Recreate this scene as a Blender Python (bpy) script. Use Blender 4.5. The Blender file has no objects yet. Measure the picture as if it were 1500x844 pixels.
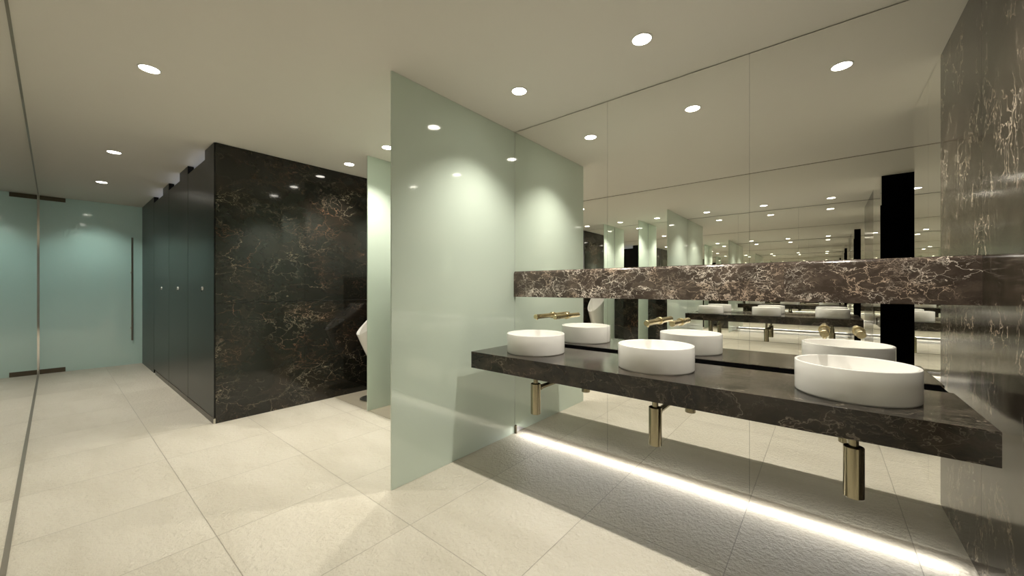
import bpy, bmesh, math, random
from mathutils import Vector
PI = math.pi
S = bpy.context.scene
COL = S.collection

# ------------------------------------------------------------------ camera
TH = 0.6900
CEIL = 2.6974
cd = bpy.data.cameras.new('camera'); cam = bpy.data.objects.new('camera', cd); COL.objects.link(cam)
cd.sensor_width = 36.0; cd.lens = 36.0 * 554.04 / 1500.0; cd.clip_start = 0.02
cam.location = (0, 0, 1.3); cam.rotation_euler = (PI/2, 0, TH - PI/2)
S.camera = cam

# ------------------------------------------------------------------ world, exposure, light levels
w = bpy.data.worlds.new('world'); S.world = w; w.use_nodes = True
w.node_tree.nodes['Background'].inputs[0].default_value = (0.5, 0.55, 0.6, 1)
w.node_tree.nodes['Background'].inputs[1].default_value = 0.02
S.view_settings.view_transform = 'Standard'; S.view_settings.look = 'None'
S.view_settings.exposure = 0.56; S.view_settings.gamma = 1.0; S.view_settings.use_curve_mapping = False
SPOT_W = 66.0            # each ceiling downlight
SPOT_ANGLE = 110.0
SPOT_BLEND = 1.0
LENS_E = 16.0            # the lens itself
LED_W = 3.1
LAMP_COL = (1.0, 0.945, 0.835)
LED_COL = (1.0, 0.97, 0.91)
cy = S.cycles
cy.max_bounces = 20; cy.glossy_bounces = 18; cy.diffuse_bounces = 6; cy.transmission_bounces = 6
cy.sample_clamp_indirect = 10.0; cy.blur_glossy = 0.5
cy.caustics_reflective = True

# plan, metres: x towards the basin mirror, y away from the camera
XM, XL = 2.631, -0.147
YP, XPE = 2.145, 1.379        # glass partition
YE = -0.540                   # end wall beside the counter
XS, YS, YB = 0.974, 4.4926, 9.118
ZB0, ZB1 = 1.2216, 1.448      # marble band

# ------------------------------------------------------------------ node helpers
def mat(name):
    m = bpy.data.materials.new(name); m.use_nodes = True
    nt = m.node_tree; nt.nodes.clear()
    out = nt.nodes.new('ShaderNodeOutputMaterial')
    return m, nt, out
def node(nt, t, ins=None, **kw):
    n = nt.nodes.new(t)
    for k, v in kw.items(): setattr(n, k, v)
    for k, v in (ins or {}).items():
        if isinstance(v, bpy.types.NodeSocket): nt.links.new(v, n.inputs[k])
        else: n.inputs[k].default_value = v
    return n
def M(nt, op, a, b=0.0, c=None, clamp=False):
    ins = {0: a, 1: b}
    if c is not None: ins[2] = c
    return node(nt, 'ShaderNodeMath', ins, operation=op, use_clamp=clamp).outputs[0]
def mix(nt, f, a, b):
    n = nt.nodes.new('ShaderNodeMix'); n.data_type = 'RGBA'
    for i, v in ((0, f), (6, a), (7, b)):
        if isinstance(v, bpy.types.NodeSocket): nt.links.new(v, n.inputs[i])
        else: n.inputs[i].default_value = v if i == 0 else (*v, 1)
    return n.outputs[2]
def ramp(nt, v, lo, hi, a=0.0, b=1.0):
    n = node(nt, 'ShaderNodeMapRange', {0: v, 1: lo, 2: hi, 3: a, 4: b}, interpolation_type='SMOOTHSTEP')
    return n.outputs[0]
def noise(nt, vec, scale, detail=4.0, rough=0.55, dist=0.0):
    return node(nt, 'ShaderNodeTexNoise', {'Vector': vec, 'Scale': scale, 'Detail': detail, 'Roughness': rough, 'Distortion': dist})
def principled(nt, out, **kw):
    p = nt.nodes.new('ShaderNodeBsdfPrincipled')
    for k, v in kw.items():
        k = k.replace('_', ' ')
        if isinstance(v, bpy.types.NodeSocket): nt.links.new(v, p.inputs[k])
        elif k in ('Base Color', 'Emission Color') : p.inputs[k].default_value = (*v, 1)
        else: p.inputs[k].default_value = v
    nt.links.new(p.outputs[0], out.inputs[0]); return p
def simple(name, col, rough=0.5, metal=0.0, spec=0.5, ns=0.03, **kw):
    m, nt, out = mat(name)
    pos = nt.nodes.new('ShaderNodeNewGeometry').outputs['Position']
    n = noise(nt, pos, 9.0, 3.0).outputs[0]
    c = mix(nt, n, tuple(x*(1-ns) for x in col), tuple(min(1, x*(1+ns)) for x in col))
    principled(nt, out, Base_Color=c, Roughness=rough, Metallic=metal, Specular_IOR_Level=spec, **kw)
    return m

def marble(name, base, cloud, vein, rust, vs=1.0, amount=1.0, offset=(0, 0, 0), rough=0.06, spec=0.5, stretch=(1, 1, 1), thin=1.0, ridge=0.6, dens=0.0):
    m, nt, out = mat(name)
    pos = nt.nodes.new('ShaderNodeNewGeometry').outputs['Position']
    mp = node(nt, 'ShaderNodeMapping', {0: pos, 1: offset, 3: stretch}).outputs[0]
    # warp
    wn = noise(nt, mp, 2.3*vs, 5.0, 0.6)
    sub = node(nt, 'ShaderNodeVectorMath', {0: wn.outputs['Color'], 1: (0.5, 0.5, 0.5)}, operation='SUBTRACT').outputs[0]
    sc = node(nt, 'ShaderNodeVectorMath', {0: sub, 3: 0.55/vs}, operation='SCALE').outputs[0]
    wp = node(nt, 'ShaderNodeVectorMath', {0: mp, 1: sc}, operation='ADD').outputs[0]
    wn2 = noise(nt, mp, 11.0*vs, 4.0, 0.6)
    sub2 = node(nt, 'ShaderNodeVectorMath', {0: wn2.outputs['Color'], 1: (0.5, 0.5, 0.5)}, operation='SUBTRACT').outputs[0]
    sc2 = node(nt, 'ShaderNodeVectorMath', {0: sub2, 3: 0.12/vs}, operation='SCALE').outputs[0]
    wp2 = node(nt, 'ShaderNodeVectorMath', {0: wp, 1: sc2}, operation='ADD').outputs[0]
    def crack(scale, width, lo, hi, ms, p):
        v = node(nt, 'ShaderNodeTexVoronoi', {'Vector': p, 'Scale': scale*vs}, feature='DISTANCE_TO_EDGE').outputs[0]
        line = ramp(nt, v, 0.0, width, 1.0, 0.0)
        msk = ramp(nt, noise(nt, mp, ms*vs, 3.0).outputs[0], lo-dens, hi-dens)
        return M(nt, 'MULTIPLY', line, msk)
    a = crack(3.2, 0.022*thin, 0.50, 0.66, 1.7, wp2)
    b = crack(7.5, 0.045*thin, 0.50, 0.68, 2.3, wp2)
    c = crack(15.0, 0.08*thin, 0.55, 0.72, 3.1, wp2)
    r = noise(nt, wp, 2.4*vs, 8.0, 0.62, 0.6).outputs[0]
    rl = ramp(nt, M(nt, 'ABSOLUTE', M(nt, 'SUBTRACT', r, 0.5)), 0.0, 0.012*thin, 1.0, 0.0)
    rl = M(nt, 'MULTIPLY', rl, ramp(nt, noise(nt, mp, 1.3*vs, 2.0).outputs[0], 0.48-dens, 0.62-dens))
    v = M(nt, 'ADD', M(nt, 'ADD', M(nt, 'MULTIPLY', a, 0.9), M(nt, 'MULTIPLY', b, 0.65)), M(nt, 'ADD', M(nt, 'MULTIPLY', c, 0.35), M(nt, 'MULTIPLY', rl, ridge)))
    v = M(nt, 'MULTIPLY', v, amount, clamp=True)
    cl = ramp(nt, noise(nt, wp, 3.5*vs, 6.0, 0.65).outputs[0], 0.40, 0.72)
    col = mix(nt, cl, base, cloud)
    vc = mix(nt, ramp(nt, noise(nt, mp, 2.0*vs, 2.0).outputs[0], 0.42, 0.58), rust, vein)
    col = mix(nt, v, col, vc)
    principled(nt, out, Base_Color=col, Roughness=rough, Specular_IOR_Level=spec)
    return m

MAT = {}
# dark brown polished marbles
MAT['marble_dark'] = marble('marble_dark', (0.013, 0.013, 0.010), (0.024, 0.018, 0.013), (0.42, 0.36, 0.26), (0.32, 0.17, 0.10), 0.95, 0.85, (3.1, 1.2, 0.4), 0.06, stretch=(0.8, 1, 1.25), thin=0.5, ridge=0.25, dens=0.02)
MAT['marble_counter'] = marble('marble_counter', (0.014, 0.012, 0.010), (0.060, 0.047, 0.036), (0.50, 0.42, 0.33), (0.36, 0.24, 0.17), 1.3, 0.42, (2.9, 1.1, 5.3), 0.15, stretch=(1.3, 0.7, 1), thin=0.6, dens=0.05)
MAT['marble_band'] = marble('marble_band', (0.050, 0.037, 0.029), (0.105, 0.079, 0.062), (0.85, 0.76, 0.66), (0.55, 0.42, 0.32), 2.3, 1.5, (7.7, 0.3, 2.2), 0.15)
MAT['marble_end'] = marble('marble_end', (0.024, 0.019, 0.014), (0.060, 0.046, 0.033), (0.72, 0.62, 0.50), (0.45, 0.36, 0.27), 1.5, 1.2, (5.2, 8.3, 3.7), 0.12, stretch=(1.0, 1.0, 0.6), thin=0.75, dens=0.015)

def floor_mat():
    m, nt, out = mat('stone_floor_tiles')
    pos = nt.nodes.new('ShaderNodeNewGeometry').outputs['Position']
    xyz = node(nt, 'ShaderNodeSeparateXYZ', {0: pos})
    def line(s, off, wd):
        u = M(nt, 'DIVIDE', M(nt, 'SUBTRACT', s, off), 0.70)
        fr = M(nt, 'FRACT', M(nt, 'ADD', u, 50.5))
        return ramp(nt, M(nt, 'ABSOLUTE', M(nt, 'SUBTRACT', fr, 0.5)), wd*0.5, wd, 1.0, 0.0)
    g = M(nt, 'MAXIMUM', line(xyz.outputs[0], 0.543, 0.0036), line(xyz.outputs[1], 0.352, 0.0036))
    cell = node(nt, 'ShaderNodeVectorMath', {0: node(nt, 'ShaderNodeVectorMath', {0: pos, 1: (0.543, 0.352, 0)}, operation='SUBTRACT').outputs[0], 1: (0.7, 0.7, 0.7)}, operation='DIVIDE').outputs[0]
    fl = node(nt, 'ShaderNodeVectorMath', {0: cell}, operation='FLOOR').outputs[0]
    wn = node(nt, 'ShaderNodeTexWhiteNoise', {0: fl}, noise_dimensions='2D')
    shift = node(nt, 'ShaderNodeVectorMath', {0: wn.outputs['Color'], 3: 6.0}, operation='SCALE').outputs[0]
    p = node(nt, 'ShaderNodeVectorMath', {0: pos, 1: shift}, operation='ADD').outputs[0]
    st = node(nt, 'ShaderNodeMapping', {0: p, 3: (2.2, 0.8, 1)}).outputs[0]
    n1 = noise(nt, st, 1.5, 6.0, 0.6, 0.0).outputs[0]
    n2 = noise(nt, st, 3.0, 6.0, 0.6, 0.0).outputs[0]
    col = mix(nt, ramp(nt, n1, 0.32, 0.68), (0.67, 0.62, 0.51), (0.79, 0.74, 0.63))
    col = mix(nt, ramp(nt, n2, 0.40, 0.85, 0.0, 0.22), col, (0.56, 0.51, 0.41))
    col = mix(nt, M(nt, 'MULTIPLY', wn.outputs['Value'], 0.10), col, (0.55, 0.52, 0.43))
    col = mix(nt, M(nt, 'MULTIPLY', g, 0.5), col, (0.27, 0.23, 0.17))
    fine = noise(nt, p, 38.0, 6.0, 0.62, 0.0).outputs[0]
    mid = noise(nt, p, 9.0, 3.0, 0.5, 0.0).outputs[0]
    h = M(nt, 'ADD', M(nt, 'MULTIPLY', fine, 1.0), M(nt, 'MULTIPLY', mid, 0.0))
    h = M(nt, 'SUBTRACT', h, M(nt, 'MULTIPLY', g, 0.12))
    b = node(nt, 'ShaderNodeBump', {'Strength': 1.0, 'Distance': 0.018, 'Height': h}).outputs[0]
    ro = 0.30
    p_ = principled(nt, out, Base_Color=col, Roughness=ro, Specular_IOR_Level=0.55)
    nt.links.new(b, p_.inputs['Normal'])
    return m
MAT['floor'] = floor_mat()
MAT['ceiling'] = simple('painted_ceiling', (0.73, 0.70, 0.64), 0.9, ns=0.01)
MAT['paint'] = simple('wall_paint', (0.70, 0.70, 0.73), 0.8)
MAT['grout_dark'] = simple('slab_stone', (0.50, 0.45, 0.35), 0.45, ns=0.08)
MAT['black'] = simple('black_laminate', (0.012, 0.011, 0.010), 0.28, ns=0.1)
MAT['matt_black'] = simple('matt_black', (0.0015, 0.0015, 0.0015), 0.9, 0.0, 0.0)
MAT['door_black'] = simple('dark_satin_laminate', (0.009, 0.009, 0.0085), 0.30, 0.0, 0.24, ns=0.25)
MAT['plinth'] = simple('brown_plinth', (0.07, 0.055, 0.042), 0.35)
MAT['bronze'] = simple('bronze_trim', (0.26, 0.235, 0.19), 0.35, 0.3)
MAT['patch'] = simple('dark_bronze_fitting', (0.13, 0.105, 0.070), 0.45, 0.2)
MAT['steel'] = simple('brushed_steel', (0.55, 0.53, 0.48), 0.25, 1.0)
MAT['chrome'] = simple('chrome', (0.85, 0.84, 0.80), 0.08, 1.0)
MAT['brass'] = simple('brushed_brass', (0.66, 0.56, 0.34), 0.26, 1.0)
MAT['brass_dark'] = simple('polished_dark_brass', (0.36, 0.32, 0.22), 0.16, 1.0)
MAT['ceramic'] = simple('white_ceramic', (0.86, 0.845, 0.81), 0.08, 0.0, 0.5, 0.005)
MAT['lock'] = simple('bright_satin_metal', (0.8, 0.79, 0.76), 0.35, 0.2)
MAT['white_trim'] = simple('white_trim', (0.7, 0.69, 0.65), 0.5)
MAT['mat_grey'] = simple('grey_rubber', (0.15, 0.15, 0.13), 0.5)

def mirror_mat():
    m, nt, out = mat('silver_mirror')
    pos = nt.nodes.new('ShaderNodeNewGeometry').outputs['Position']
    n = noise(nt, pos, 1.0, 1.0).outputs[0]
    c = mix(nt, n, (0.965, 0.965, 0.945), (0.970, 0.970, 0.950))
    principled(nt, out, Base_Color=c, Roughness=0.0, Metallic=1.0)
    return m
MAT['mirror'] = mirror_mat()

def frosted(name, col, trans=0.25, rough=0.06):
    m, nt, out = mat(name)
    pos = nt.nodes.new('ShaderNodeNewGeometry').outputs['Position']
    n = noise(nt, pos, 1.2, 2.0).outputs[0]
    c = mix(nt, n, tuple(x*0.99 for x in col), tuple(x*1.01 for x in col))
    d = node(nt, 'ShaderNodeBsdfDiffuse', {0: c}).outputs[0]
    t = node(nt, 'ShaderNodeBsdfTranslucent', {0: c}).outputs[0]
    mx = node(nt, 'ShaderNodeMixShader', {0: trans, 1: d, 2: t}).outputs[0]
    g = node(nt, 'ShaderNodeBsdfGlossy', {'Color': (1, 1, 1, 1), 'Roughness': rough}).outputs[0]
    fr = node(nt, 'ShaderNodeFresnel', {'IOR': 1.65}).outputs[0]
    o = node(nt, 'ShaderNodeMixShader', {0: fr, 1: mx, 2: g}).outputs[0]
    nt.links.new(o, out.inputs[0]); return m
MAT['glass'] = frosted('frosted_green_glass', (0.76, 0.86, 0.76))
MAT['glass_door'] = frosted('frosted_teal_glass', (0.76, 0.88, 0.82), 0.45)

def emit(name, col, e):
    m, nt, out = mat(name)
    em = node(nt, 'ShaderNodeEmission', {0: (*col, 1), 1: e})
    nt.links.new(em.outputs[0], out.inputs[0]); return m
MAT['lens'] = emit('lamp_lens', LAMP_COL, LENS_E)
MAT['led'] = emit('led_lens', LED_COL, 2.0)

# ------------------------------------------------------------------ mesh helpers
def link(name, bm, m, parent=None, bevel=0.0, smooth=False, segs=2):
    me = bpy.data.meshes.new(name)
    bmesh.ops.remove_doubles(bm, verts=bm.verts, dist=1e-6)
    bmesh.ops.recalc_face_normals(bm, faces=bm.faces)
    bm.to_mesh(me); bm.free()
    o = bpy.data.objects.new(name, me); COL.objects.link(o)
    me.materials.append(MAT[m] if isinstance(m, str) else m)
    if smooth:
        for p in me.polygons: p.use_smooth = True
        try: me.set_sharp_from_angle(angle=math.radians(35))
        except Exception: pass
    if bevel:
        b = o.modifiers.new('bevel', 'BEVEL'); b.width = bevel; b.segments = segs; b.limit_method = 'ANGLE'
    if parent is not None: o.parent = parent
    return o
def box(bm, x0, x1, y0, y1, z0, z1):
    v = [bm.verts.new(p) for p in ((x0,y0,z0),(x1,y0,z0),(x1,y1,z0),(x0,y1,z0),(x0,y0,z1),(x1,y0,z1),(x1,y1,z1),(x0,y1,z1))]
    for f in ((0,3,2,1),(4,5,6,7),(0,1,5,4),(1,2,6,5),(2,3,7,6),(3,0,4,7)): bm.faces.new([v[i] for i in f])
    return bm
def B(*a):
    return box(bmesh.new(), *a)
def lathe(bm, prof, c=(0,0,0), axis='z', n=64, close=True):
    """prof: list of (r, t) along the axis; r=0 closes to a point."""
    rings = []
    for r, t in prof:
        if r < 1e-7:
            pts = [(0, 0)]
        else:
            pts = [(r*math.cos(2*PI*i/n), r*math.sin(2*PI*i/n)) for i in range(n)]
        ring = []
        for a, b in pts:
            if axis == 'z': p = (c[0]+a, c[1]+b, c[2]+t)
            elif axis == 'x': p = (c[0]+t, c[1]+a, c[2]+b)
            else: p = (c[0]+a, c[1]+t, c[2]+b)
            ring.append(bm.verts.new(p))
        rings.append(ring)
    for r0, r1 in zip(rings, rings[1:]):
        if len(r0) == 1 and len(r1) == 1: continue
        for i in range(n):
            j = (i+1) % n
            if len(r0) == 1: bm.faces.new((r0[0], r1[j], r1[i]))
            elif len(r1) == 1: bm.faces.new((r0[i], r0[j], r1[0]))
            else: bm.faces.new((r0[i], r0[j], r1[j], r1[i]))
    return bm
def struct(o):
    o['kind'] = 'structure'; return o
def tag(o, label, cat, group=None):
    o['label'] = label; o['category'] = cat
    if group: o['group'] = group
    return o
def thing(name, loc, label, cat, group=None):
    o = bpy.data.objects.new(name, None); COL.objects.link(o); o.location = loc; o.empty_display_size = 0.05
    return tag(o, label, cat, group)
def dup(root, loc, label, group=None):
    r = root.copy(); COL.objects.link(r); r.location = loc; r['label'] = label
    if group: r['group'] = group
    for ch in list(root.children):
        c = ch.copy(); COL.objects.link(c); c.parent = r
        for g in list(ch.children):
            d = g.copy(); COL.objects.link(d); d.parent = c
    return r

# ------------------------------------------------------------------ the room
X0, X1, Y0, Y1 = -0.20, 2.98, -1.90, 10.6
ZM = 0.073                    # lower edge of the basin mirrors: a lit recess runs behind it
struct(link('floor', B(X0, X1, Y0, Y1, -0.12, 0.0), 'floor'))
struct(link('ceiling', B(X0, X1, Y0, Y1, CEIL, CEIL+0.12), 'ceiling'))
struct(link('wall_left', B(X0-0.05, XL-0.008, Y0, Y1, 0, CEIL), 'paint'))
bm = B(XM+0.012, X1, YE-0.012, YP, 0.090, CEIL)
box(bm, XM+0.30, X1, YE-0.012, YP, 0, 0.090)
box(bm, XM+0.012, X1, YP, Y1, 0, CEIL)
struct(link('wall_right', bm, 'paint'))
struct(link('wall_back', B(XS+0.021, X1, YB-0.02, YB+0.10, 0, CEIL), 'paint'))
struct(link('wall_lobby', B(X0, X1, Y1, Y1+0.05, 0, CEIL), 'paint'))
struct(link('wall_front', B(X0, 1.0155, Y0-0.05, Y0, 0, CEIL), 'paint'))
struct(link('wall_end', B(1.0155, X1, Y0, YE-0.012, 0, CEIL), 'matt_black'))
# polished marble lining of the end wall
tag(link('marble_wall_panel', B(1.868, XM+0.30, YE-0.012, YE-0.0002, 0, CEIL), 'marble_end'),
    'tall polished brown marble panel lining the end wall at the right of the counter', 'wall panel')
G_END = 'mirror panels on the end wall'
tag(link('mirror_panel', B(1.521, 1.8665, YE-0.012, YE, 0.0, CEIL-0.004), 'mirror'), 'narrow floor-to-ceiling mirror on the end wall, edge to edge with the brown marble', 'mirror', G_END)
tag(link('mirror_panel', B(1.0155, 1.519, YE-0.012, YE, 0.0, CEIL-0.004), 'mirror'), 'floor-to-ceiling end wall mirror beside the black corner', 'mirror', G_END)

# mirror wall behind the basins
G_UP, G_LO = 'mirrors above the marble band', 'mirrors below the marble band'
ys = [YP-0.006, 1.247, 0.342, YE-0.0005]
up = ['upper wall mirror over the marble band, the one against the glass partition', 'upper wall mirror over the marble band, the middle panel behind the second basin', 'upper wall mirror over the marble band, the one beside the brown marble end wall']
lo = ['lower wall mirror below the marble band, behind the basin nearest the glass partition', 'lower wall mirror below the marble band, behind the middle basin', 'lower wall mirror below the marble band, behind the basin nearest the marble end wall']
for i in range(3):
    tag(link('mirror_panel', B(XM, XM+0.010, ys[i+1]+0.0005, ys[i]-0.0005, ZB1, CEIL-0.006), 'mirror'), up[i], 'mirror', G_UP)
    tag(link('mirror_panel', B(XM, XM+0.010, ys[i+1]+0.0005, ys[i]-0.0005, ZM, ZB0), 'mirror'), lo[i], 'mirror', G_LO)
# dark joints behind the mirrors
struct(link('trim_1', B(XM+0.0095, XM+0.012, YE, YP, ZM, CEIL), 'matt_black'))
# marble band of three slabs
bys = [YP-0.007, 1.285, 0.174, YE-0.0006]
bl = ['short brown marble band slab against the glass partition', 'brown marble band slab in the middle, between the upper and lower mirrors', 'brown marble band slab reaching the marble end wall at the right']
for i in range(3):
    mm = marble('marble_band_slab', (0.050, 0.037, 0.029), (0.105, 0.079, 0.062), (0.85, 0.76, 0.66), (0.55, 0.42, 0.32), 2.3, 1.5, (7.7 + 3*i, bys[i]*-1, 2.2), 0.15, stretch=(1, 0.8, 1.2), thin=0.72, ridge=0.9, dens=0.06)
    bm = bmesh.new()
    prof = [(XM+0.010, ZB0+0.001), (XM-0.016, ZB0+0.001), (XM-0.016, ZB1-0.026), (XM-0.0150, ZB1-0.020), (XM-0.0118, ZB1-0.012), (XM-0.0070, ZB1-0.005), (XM-0.0005, ZB1-0.001), (XM+0.010, ZB1-0.001)]
    ra = [bm.verts.new((x, bys[i+1]+0.0003, z)) for x, z in prof]; rb = [bm.verts.new((x, bys[i]-0.0003, z)) for x, z in prof]
    for k in range(len(prof)): bm.faces.new((ra[k], ra[(k+1) % len(prof)], rb[(k+1) % len(prof)], rb[k]))
    bm.faces.new(ra); bm.faces.new(rb)
    tag(link('marble_band', bm, mm, smooth=True), bl[i], 'marble band', 'slabs of the marble band')
tag(link('bracket', B(XM-0.008, XM+0.008, YP-0.026, YP-0.010, 0.0, ZM-0.0005), 'patch'), 'small dark metal foot clip where the glass partition meets the mirror at the floor', 'bracket')

# urinal side of the same wall
tag(link('mirror_panel', B(XM, XM+0.010, 2.953, 3.704, ZB1, CEIL-0.006), 'mirror'), 'upper mirror between the two frosted urinal screens', 'mirror', 'mirrors above the urinals')
tag(link('mirror_panel', B(XM, XM+0.010, YP+0.008, 2.935, ZB1, CEIL-0.006), 'mirror'), 'upper mirror just behind the big glass partition', 'mirror', 'mirrors above the urinals')
tag(link('mirror_panel', B(XM, XM+0.010, 3.722, YS-0.002, ZB1, CEIL-0.006), 'mirror'), 'upper mirror over the urinal beside the dark marble cubicle wall', 'mirror', 'mirrors above the urinals')
for (a, b), l in zip(((YP+0.008, 2.935), (2.953, 3.704), (3.722, YS-0.002)),
                ('dark marble wall panel behind the big glass partition, below the mirror', 'dark marble wall panel between the two urinal screens', 'dark marble wall panel behind the urinal')):
    tag(link('marble_wall_panel', B(XM-0.010, XM+0.010, a, b, 0.0, ZB1-0.002), 'marble_dark', bevel=0.002), l, 'wall panel', 'marble panels behind the urinals')
struct(link('trim_2', B(2.12, XM-0.010, YP+0.008, YS-0.002, 0.0, 0.004), 'grout_dark'))

# left wall mirrors
tag(link('mirror_panel', B(XL-0.008, XL, -1.88, YB-0.03, 0.0, CEIL), 'mirror'), 'long floor-to-ceiling mirror covering the left wall up to the frosted glass door', 'mirror')
struct(link('trim_3', B(XL, XL+0.010, -1.88, YB-0.03, 0.0, 0.006), 'bronze'))
struct(link('trim_4', B(XL, XL+0.006, -1.88, YB-0.03, CEIL-0.006, CEIL), 'bronze'))
struct(link('trim_5', B(XL-0.006, XL+0.012, YB-0.030, YB-0.014, 0.0, CEIL), 'chrome'))

# ------------------------------------------------------------------ frosted glass partition and urinal screens
tag(link('glass_partition', B(XPE, XM-0.001, YP-0.006, YP+0.006, 0.001, CEIL-0.002), 'glass', bevel=0.001),
    'large frosted pale green glass partition from floor to ceiling at the left end of the counter', 'partition')
for y, l in ((3.713, 'narrow frosted green glass screen standing beside the urinal'), (2.944, 'narrow frosted green glass screen hidden behind the big partition, seen in the mirror')):
    tag(link('urinal_screen', B(2.103, XM-0.0105, y-0.006, y+0.006, 0.005, CEIL-0.002), 'glass', bevel=0.001), l, 'screen', 'urinal screens')

# ------------------------------------------------------------------ glass door at the back
door = bpy.data.objects.new('door_1', None); COL.objects.link(door); door.location = (0.4, YB, 0); struct(door)
def local(o, p=None):
    """parent keeping the world-space mesh in place"""
    o.parent = p; o.matrix_parent_inverse = p.matrix_world.inverted() if False else o.matrix_parent_inverse
    off = Vector(p.location)
    for v in o.data.vertices: v.co -= off
    return o
local(link('glass_leaf', B(XL+0.002, XS+0.02, YB-0.012, YB, 0.0012, CEIL-0.0012), 'glass_door', bevel=0.001), door)
local(link('patch_fitting', B(XL+0.003, 0.117, YB-0.022, YB-0.0122, CEIL-0.068, CEIL-0.004), 'patch', bevel=0.002), door)
local(link('patch_fitting', B(XL+0.003, 0.117, YB-0.022, YB-0.0122, 0.002, 0.072), 'patch', bevel=0.002), door)
bm = bmesh.new(); lathe(bm, [(0, 0.416), (0.013, 0.416), (0.013, 2.153), (0, 2.153)], (0.848, YB-0.075, 0), n=24)
h = local(link('door_handle', bm, 'bronze', smooth=True), door)
for z in (0.62, 1.56):
    bm = bmesh.new(); lathe(bm, [(0, 0), (0.009, 0), (0.009, 0.06), (0.018, 0.061), (0.018, 0.063), (0, 0.063)], (0.848, YB-0.075, z), 'y', n=20)
    s = link('handle_mount', bm, 'chrome', smooth=True); s.parent = h
    for v in s.data.vertices: v.co -= Vector(door.location)

# ------------------------------------------------------------------ toilet cubicles
tag(link('marble_wall_panel', B(XS+0.012, XM-0.0105, YS, YS+0.03, 1.1565, CEIL-0.002), 'marble_dark', bevel=0.0015), 'upper dark marble slab of the cubicle end wall, with brown and gold veins', 'wall panel', 'marble slabs of the cubicle end wall')
tag(link('marble_wall_panel', B(XS+0.012, XM-0.0105, YS, YS+0.03, 0.0, 1.1535), 'marble_dark', bevel=0.0015), 'lower dark marble slab of the cubicle end wall, standing on the floor', 'wall panel', 'marble slabs of the cubicle end wall')
struct(link('wall_cubicle', B(XS+0.03, XM+0.01, YS+0.031, YS+0.06, 0, CEIL), 'paint'))
G_PIL = 'dark pilasters between the cubicle doors'
for (a, b), l in zip(((YS+0.004, 4.838), (5.60, 6.04), (6.72, 7.15), (7.90, YB-0.03)),
        ('black corner pilaster of the cubicles, next to the marble end wall', 'first black pilaster between cubicle doors, counted from the marble corner', 'second black pilaster between cubicle doors, counted from the marble corner', 'wide black cubicle pilaster next to the frosted glass door')):
    ztop = CEIL - 0.004
    t = thing('cubicle_pilaster', (XS, (a+b)/2, 0), l, 'pilaster', G_PIL)
    local(link('panel', B(XS, XS+0.055, a, b, 0.055, ztop), 'door_black', bevel=0.0015), t)
    if a < 7.5: local(link('plinth', B(XS-0.004, XS+0.045, a, b, 0.0, 0.055), 'plinth'), t)
    else: local(link('plinth', B(XS+0.0, XS+0.045, a+0.0, b, 0.0, 0.055), 'door_black'), t)
G_CD = 'cubicle doors'
for (a, b), l in zip(((4.8385, 5.5995), (6.0405, 6.7195), (7.1505, 7.8995)),
        ('black cubicle door nearest the marble corner', 'middle black cubicle door', 'black cubicle door farthest away, near the frosted glass door')):
    t = thing('cubicle_door', (XS, a, 0), l, 'door', G_CD)
    local(link('panel', B(XS+0.001, XS+0.041, a, b, 0.06, 2.60), 'door_black', bevel=0.001), t)
    local(link('plinth', B(XS-0.003, XS+0.035, a, b if a < 7 else b-0.14, 0.0, 0.055), 'plinth'), t)
    bm = bmesh.new(); lathe(bm, [(0, 0.0), (0.019, 0.0), (0.019, 0.010), (0, 0.010)], (XS-0.009, a+0.085, 1.296), 'x', n=24)
    lk = local(link('lock', bm, 'lock', smooth=True), t)
    box_ = B(XS-0.016, XS-0.0085, a+0.081, a+0.089, 1.262, 1.300)
    k = link('thumb_turn', box_, 'steel', bevel=0.001); k.parent = lk
    for v in k.data.vertices: v.co -= Vector(t.location)
# cubicle dividing walls
for i, y in enumerate((5.82, 6.93, 8.05)):
    struct(link('wall_divider_%d' % (i+1), B(XS+0.056, XM+0.01, y-0.015, y+0.015, 0, CEIL), 'paint'))
tag(link('corner_foot', B(XS-0.004, XS+0.012, YS-0.002, YS+0.010, 0.0, 0.05), 'steel', bevel=0.001), 'small metal foot at the bottom of the black cubicle corner', 'bracket')

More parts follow.
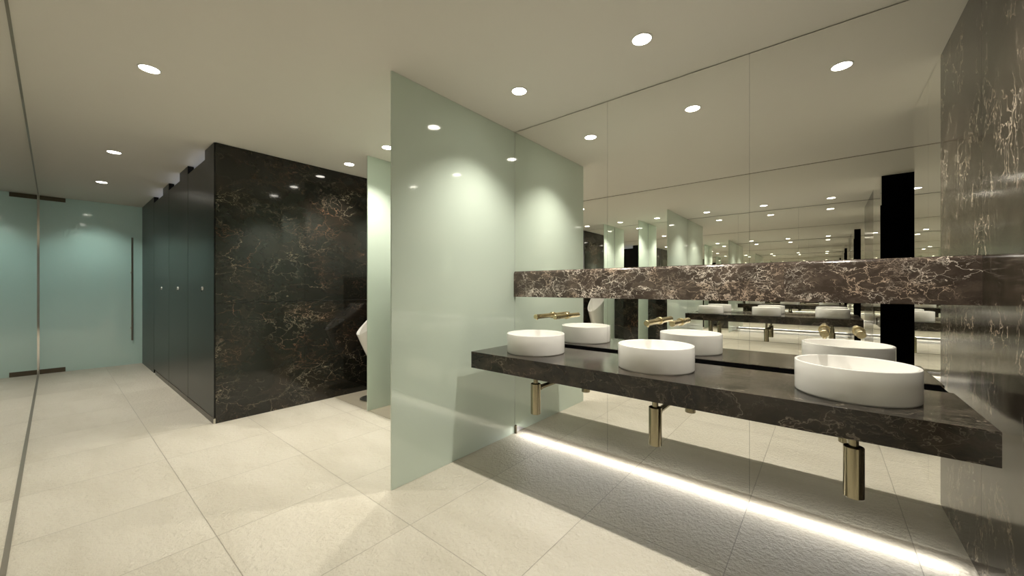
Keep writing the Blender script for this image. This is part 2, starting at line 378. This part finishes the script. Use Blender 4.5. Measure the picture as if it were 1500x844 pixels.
# ------------------------------------------------------------------ urinal
def urinal():
    yc, xb = 4.10, XM - 0.011
    bm = bmesh.new(); NA, NT = 28, 14
    def out_pt(a, t):     # t=0 rim, 1 bottom
        sa, ca = math.sin(a), math.cos(a)
        d = 0.42 - 0.19*t - 0.12*t**7; wd = 0.178 - 0.045*t - 0.060*t**7
        zr = 0.765 + (1-sa**0.9)*0.33
        z = zr + (0.36 - zr)*t
        return (xb - d*sa, yc - wd*ca, z)
    def in_pt(a, t):
        sa, ca = math.sin(a), math.cos(a)
        k = math.cos(t*PI/2)**0.8
        d = 0.05 + 0.35*k; wd = 0.02 + 0.148*k
        zr = 0.765 + (1-sa**0.9)*0.33 - (0.0 if t else 0)
        z = zr + (0.56 - zr)*math.sin(t*PI/2)
        return (xb - 0.012 - (d-0.03)*sa, yc - wd*ca, z)
    A = [PI*i/NA for i in range(NA+1)]
    rows = [[bm.verts.new(out_pt(a, 1-j/NT)) for a in A] for j in range(NT+1)]
    rows += [[bm.verts.new(in_pt(a, j/NT)) for a in A] for j in range(NT+1)]
    for r0, r1 in zip(rows, rows[1:]):
        for i in range(NA): bm.faces.new((r0[i], r0[i+1], r1[i+1], r1[i]))
    for r in (rows[0], rows[-1]): bm.faces.new(r)
    # back edges
    for s in (0, NA):
        pass
    for r0, r1 in zip(rows, rows[1:]):
        bm.faces.new((r0[0], r1[0], r1[NA], r0[NA]))
    t = thing('urinal', (xb, yc, 0), 'white ceramic wall-hung urinal against the dark marble, half hidden by the frosted screen', 'urinal')
    local(link('bowl', bm, 'ceramic', smooth=True), t)
    bm = bmesh.new(); lathe(bm, [(0, 0), (0.03, 0), (0.03, 0.006), (0, 0.006)], (xb-0.06, yc, 0.56), n=24)
    local(link('drain', bm, 'chrome', smooth=True), t)
urinal()
bm = bmesh.new(); n = 40
vs = [[bm.verts.new((2.46 + 0.20*math.copysign(abs(math.cos(2*PI*i/n))**0.7, math.cos(2*PI*i/n)), 4.10 + 0.15*math.copysign(abs(math.sin(2*PI*i/n))**0.7, math.sin(2*PI*i/n)), z)) for i in range(n)] for z in (0.0042, 0.010)]
vs[0] = vs[0]
for i in range(n): bm.faces.new((vs[0][i], vs[0][(i+1) % n], vs[1][(i+1) % n], vs[1][i]))
bm.faces.new(vs[0]); bm.faces.new(vs[1])
for v in bm.verts: v.co.x = min(v.co.x, 2.615)
tag(link('drip_mat', bm, 'mat_grey'), 'dark grey rounded floor mat under the urinal', 'mat')

# ------------------------------------------------------------------ counter with basins
XC, XR, YCL, YCR, ZC, TC = 1.9553, 2.547, 2.003, -0.445, 0.8327, 0.1181
bm = B(XC, XR, YCR, YCL, ZC-TC, ZC)
tag(link('counter', bm, 'marble_counter', bevel=0.0012), 'long dark brown marble counter in front of the mirror wall, carrying three round basins', 'counter')
tag(link('shaded_gap_filler', B(XR+0.0005, XM-0.0005, YCR+0.012, YCL-0.012, ZC-TC+0.004, ZC-0.004), 'matt_black'), 'matt black rail between the marble counter and the mirror', 'filler')  # black strip painted in for the shade of the open gap behind the counter

YBAS = (1.6334, 0.7663, -0.1008); XBAS, RB, HB = 2.2524, 0.2105, 0.1379
who = ('nearest the glass partition', 'in the middle of the counter', 'nearest the marble end wall, largest in view')
def make_basin(loc, label):
    t = thing('basin', loc, label, 'basin', 'round basins on the counter')
    R, H = RB, HB
    prof = [(0, 0.0), (R-0.005, 0.0), (R-0.001, 0.004), (R, 0.008), (R, H-0.004), (R-0.0015, H-0.001), (R-0.004, H), (R-0.008, H), (R-0.011, H-0.002), (R-0.012, H-0.006),
            (R-0.016, 0.065), (R-0.030, 0.038), (R-0.060, 0.024), (R-0.11, 0.018), (0.03, 0.015), (0, 0.015)]
    bm = bmesh.new(); lathe(bm, prof, n=96)
    link('bowl', bm, 'ceramic', t, smooth=True)
    bm = bmesh.new(); lathe(bm, [(0, 0.014), (0.030, 0.014), (0.031, 0.018), (0.026, 0.021), (0, 0.022)], n=32)
    link('drain', bm, 'brass', t, smooth=True)
    return t
b0 = None
for y, wl in zip(YBAS, who):
    lab = 'white round ceramic vessel basin ' + wl
    if b0 is None: b0 = make_basin((XBAS, y, ZC), lab)
    else: dup(b0, (XBAS, y, ZC), lab)

# taps: a spout and a mixer handle side by side on the mirror
def make_tap(loc, label):
    t = thing('wall_tap', loc, label, 'tap', 'brass taps on the mirror')
    def rod(name, dy, ln, nozzle):
        r = 0.0185
        bm = bmesh.new()
        prof = [(0, -ln), (r-0.001, -ln), (r, -ln+0.001), (r, -0.0005), (0, -0.0005)]
        lathe(bm, prof, (0, dy, 0), 'x', n=32)
        o = link(name, bm, 'brass', t, smooth=True)
        bm = bmesh.new(); lathe(bm, [(0.018, -0.016), (0.0250, -0.016), (0.0260, -0.015), (0.0260, -0.0005), (0.018, -0.0005)], (0, dy, 0), 'x', n=32)
        link('flange', bm, 'brass', o, smooth=True)
        if nozzle:
            bm = bmesh.new(); lathe(bm, [(0, -0.025), (0.008, -0.025), (0.009, -0.014), (0, -0.014)], (-ln+0.022, dy, 0), n=24)
            link('outlet', bm, 'brass', o, smooth=True)
        else:
            bm = bmesh.new(); lathe(bm, [(r, -ln+0.052), (r+0.0008, -ln+0.053), (r+0.0008, -ln+0.058), (r, -ln+0.059)], (0, dy, 0), 'x', n=32)
            link('collar', bm, 'brass', o, smooth=True)
    rod('spout', 0.100, 0.243, True)
    rod('handle', -0.036, 0.180, False)
    return t
t0 = None
for y, wl in zip(YBAS, ('over the basin nearest the glass partition', 'over the middle basin', 'over the basin nearest the marble end wall')):
    lab = 'pair of brass tap rods on the mirror ' + wl
    if t0 is None: t0 = make_tap((XM, y, 1.076), lab)
    else: dup(t0, (XM, y, 1.076), lab)

# bottle traps under the counter
def make_trap(loc, label):
    t = thing('bottle_trap', loc, label, 'trap', 'bottle traps under the counter')
    r = 0.0365
    bm = bmesh.new(); lathe(bm, [(0, 0.378), (r-0.002, 0.378), (r, 0.380), (r, 0.598), (r-0.002, 0.600), (0.026, 0.600), (0.025, 0.590), (0, 0.590)], n=48)
    body = link('bottle', bm, 'brass_dark', t, smooth=True)
    bm = bmesh.new(); lathe(bm, [(0, 0.585), (0.0175, 0.585), (0.0175, ZC-TC-0.004), (0.030, ZC-TC-0.004), (0.030, ZC-TC-0.0003), (0, ZC-TC-0.0003)], n=32)
    link('inlet_pipe', bm, 'brass_dark', t, smooth=True)
    L = XM - XBAS - 0.0008
    bm = bmesh.new(); lathe(bm, [(0, 0.03), (0.0165, 0.03), (0.0165, L), (0, L)], (0, 0, 0.562), 'x', n=32)
    p = link('outlet_pipe', bm, 'brass_dark', t, smooth=True)
    bm = bmesh.new(); lathe(bm, [(0.0165, 0.035), (0.0235, 0.037), (0.0235, 0.058), (0.0165, 0.060)], (0, 0, 0.562), 'x', n=32)
    link('union_nut', bm, 'brass_dark', p, smooth=True)
    bm = bmesh.new(); lathe(bm, [(0.0165, L-0.016), (0.024, L-0.014), (0.034, L-0.004), (0.034, L), (0.0165, L)], (0, 0, 0.562), 'x', n=32)
    link('flange', bm, 'brass_dark', p, smooth=True)
    return t
r0 = None
for y, wl in zip(YBAS, ('nearest the glass partition', 'under the middle basin', 'nearest the marble end wall')):
    lab = 'dark brass bottle trap hanging under the counter, the one ' + wl
    if r0 is None: r0 = make_trap((XBAS, y, 0), lab)
    else: dup(r0, (XBAS, y, 0), lab)

# LED line hidden behind the lower edge of the mirrors, washing the floor
t = thing('led_strip', (XM+0.032, (YP+YE)/2, 0.090), 'hidden LED strip behind the lower mirror edge, throwing a bright line on the floor', 'light')
hw = (YP-YE)/2 - 0.05
link('housing', B(-0.010, 0.012, -hw, hw, -0.006, -0.0002), 'steel', t)
link('diffuser', B(-0.008, 0.008, -hw+0.004, hw-0.004, -0.0090, -0.0061), 'led', t)
ld = bpy.data.lights.new('led_light', 'AREA'); ld.shape = 'RECTANGLE'; ld.size = 0.016; ld.size_y = 2*hw; ld.energy = LED_W; ld.color = LED_COL
lo_ = bpy.data.objects.new('led_light', ld); COL.objects.link(lo_); lo_.parent = t; lo_.location = (-0.002, 0, -0.0180); lo_.rotation_euler = (0, math.radians(35), 0)

# ------------------------------------------------------------------ ceiling downlights
def make_light(loc, label, col=LAMP_COL, watt=SPOT_W):
    t = thing('downlight', loc, label, 'downlight', 'recessed ceiling downlights')
    bm = bmesh.new(); lathe(bm, [(0.050, -0.0002), (0.058, -0.0002), (0.0575, -0.003), (0.051, -0.005), (0.050, -0.0045)], n=48)
    r = [v for v in bm.verts]
    link('trim_ring', bm, 'white_trim', t, smooth=True)
    bm = bmesh.new(); lathe(bm, [(0, -0.003), (0.0498, -0.003), (0.0498, -0.0003), (0, -0.0003)], n=48)
    link('lens', bm, 'lens', t, smooth=True)
    sp = bpy.data.lights.new('spot', 'SPOT'); sp.energy = watt; sp.color = col; sp.spot_size = math.radians(SPOT_ANGLE); sp.spot_blend = SPOT_BLEND; sp.shadow_soft_size = 0.022
    so = bpy.data.objects.new('lamp', sp); COL.objects.link(so); so.parent = t; so.location = (0, 0, -0.028)
    return t
lights = [((2.11, -0.085), 'round ceiling downlight over the basin nearest the marble end wall'),
          ((2.10, 0.789), 'round ceiling downlight over the middle basin'),
          ((2.10, 1.667), 'round ceiling downlight over the basin nearest the glass partition'),
          ((2.12, 2.575), 'round ceiling downlight just behind the glass partition, seen in the mirror'),
          ((2.11, 3.345), 'round ceiling downlight at the edge of the glass partition, in front of the urinal screen'),
          ((2.12, 4.130), 'round ceiling downlight over the urinal, next to the marble cubicle wall'),
          ((0.388, 3.315), 'nearest of the three ceiling downlights over the corridor, at the upper left'),
          ((0.394, 5.627), 'middle ceiling downlight of the corridor beside the cubicles'),
          ((0.403, 7.347), 'farthest ceiling downlight of the corridor, close to the glass door')]
l0 = None
for (x, y), lab in lights:
    if l0 is None: l0 = make_light((x, y, CEIL), lab)
    else: dup(l0, (x, y, CEIL), lab)
for y, lab in ((5.25, 'added unseen ceiling downlight inside the cubicle nearest the marble corner'), (6.42, 'added unseen ceiling downlight inside the middle cubicle'), (7.50, 'added unseen ceiling downlight inside the farthest cubicle')):
    make_light((1.9, y, CEIL), lab, (0.80, 0.87, 1.0), 110.0)  # unseen lamps added to light the cubicle interiors above the doors

make_light((0.42, YB+0.50, CEIL), 'assumed unseen ceiling downlight in the lobby behind the frosted glass door', (0.86, 0.97, 0.97), 210.0)  # unseen lamp, assumed as backlight for the frosted door
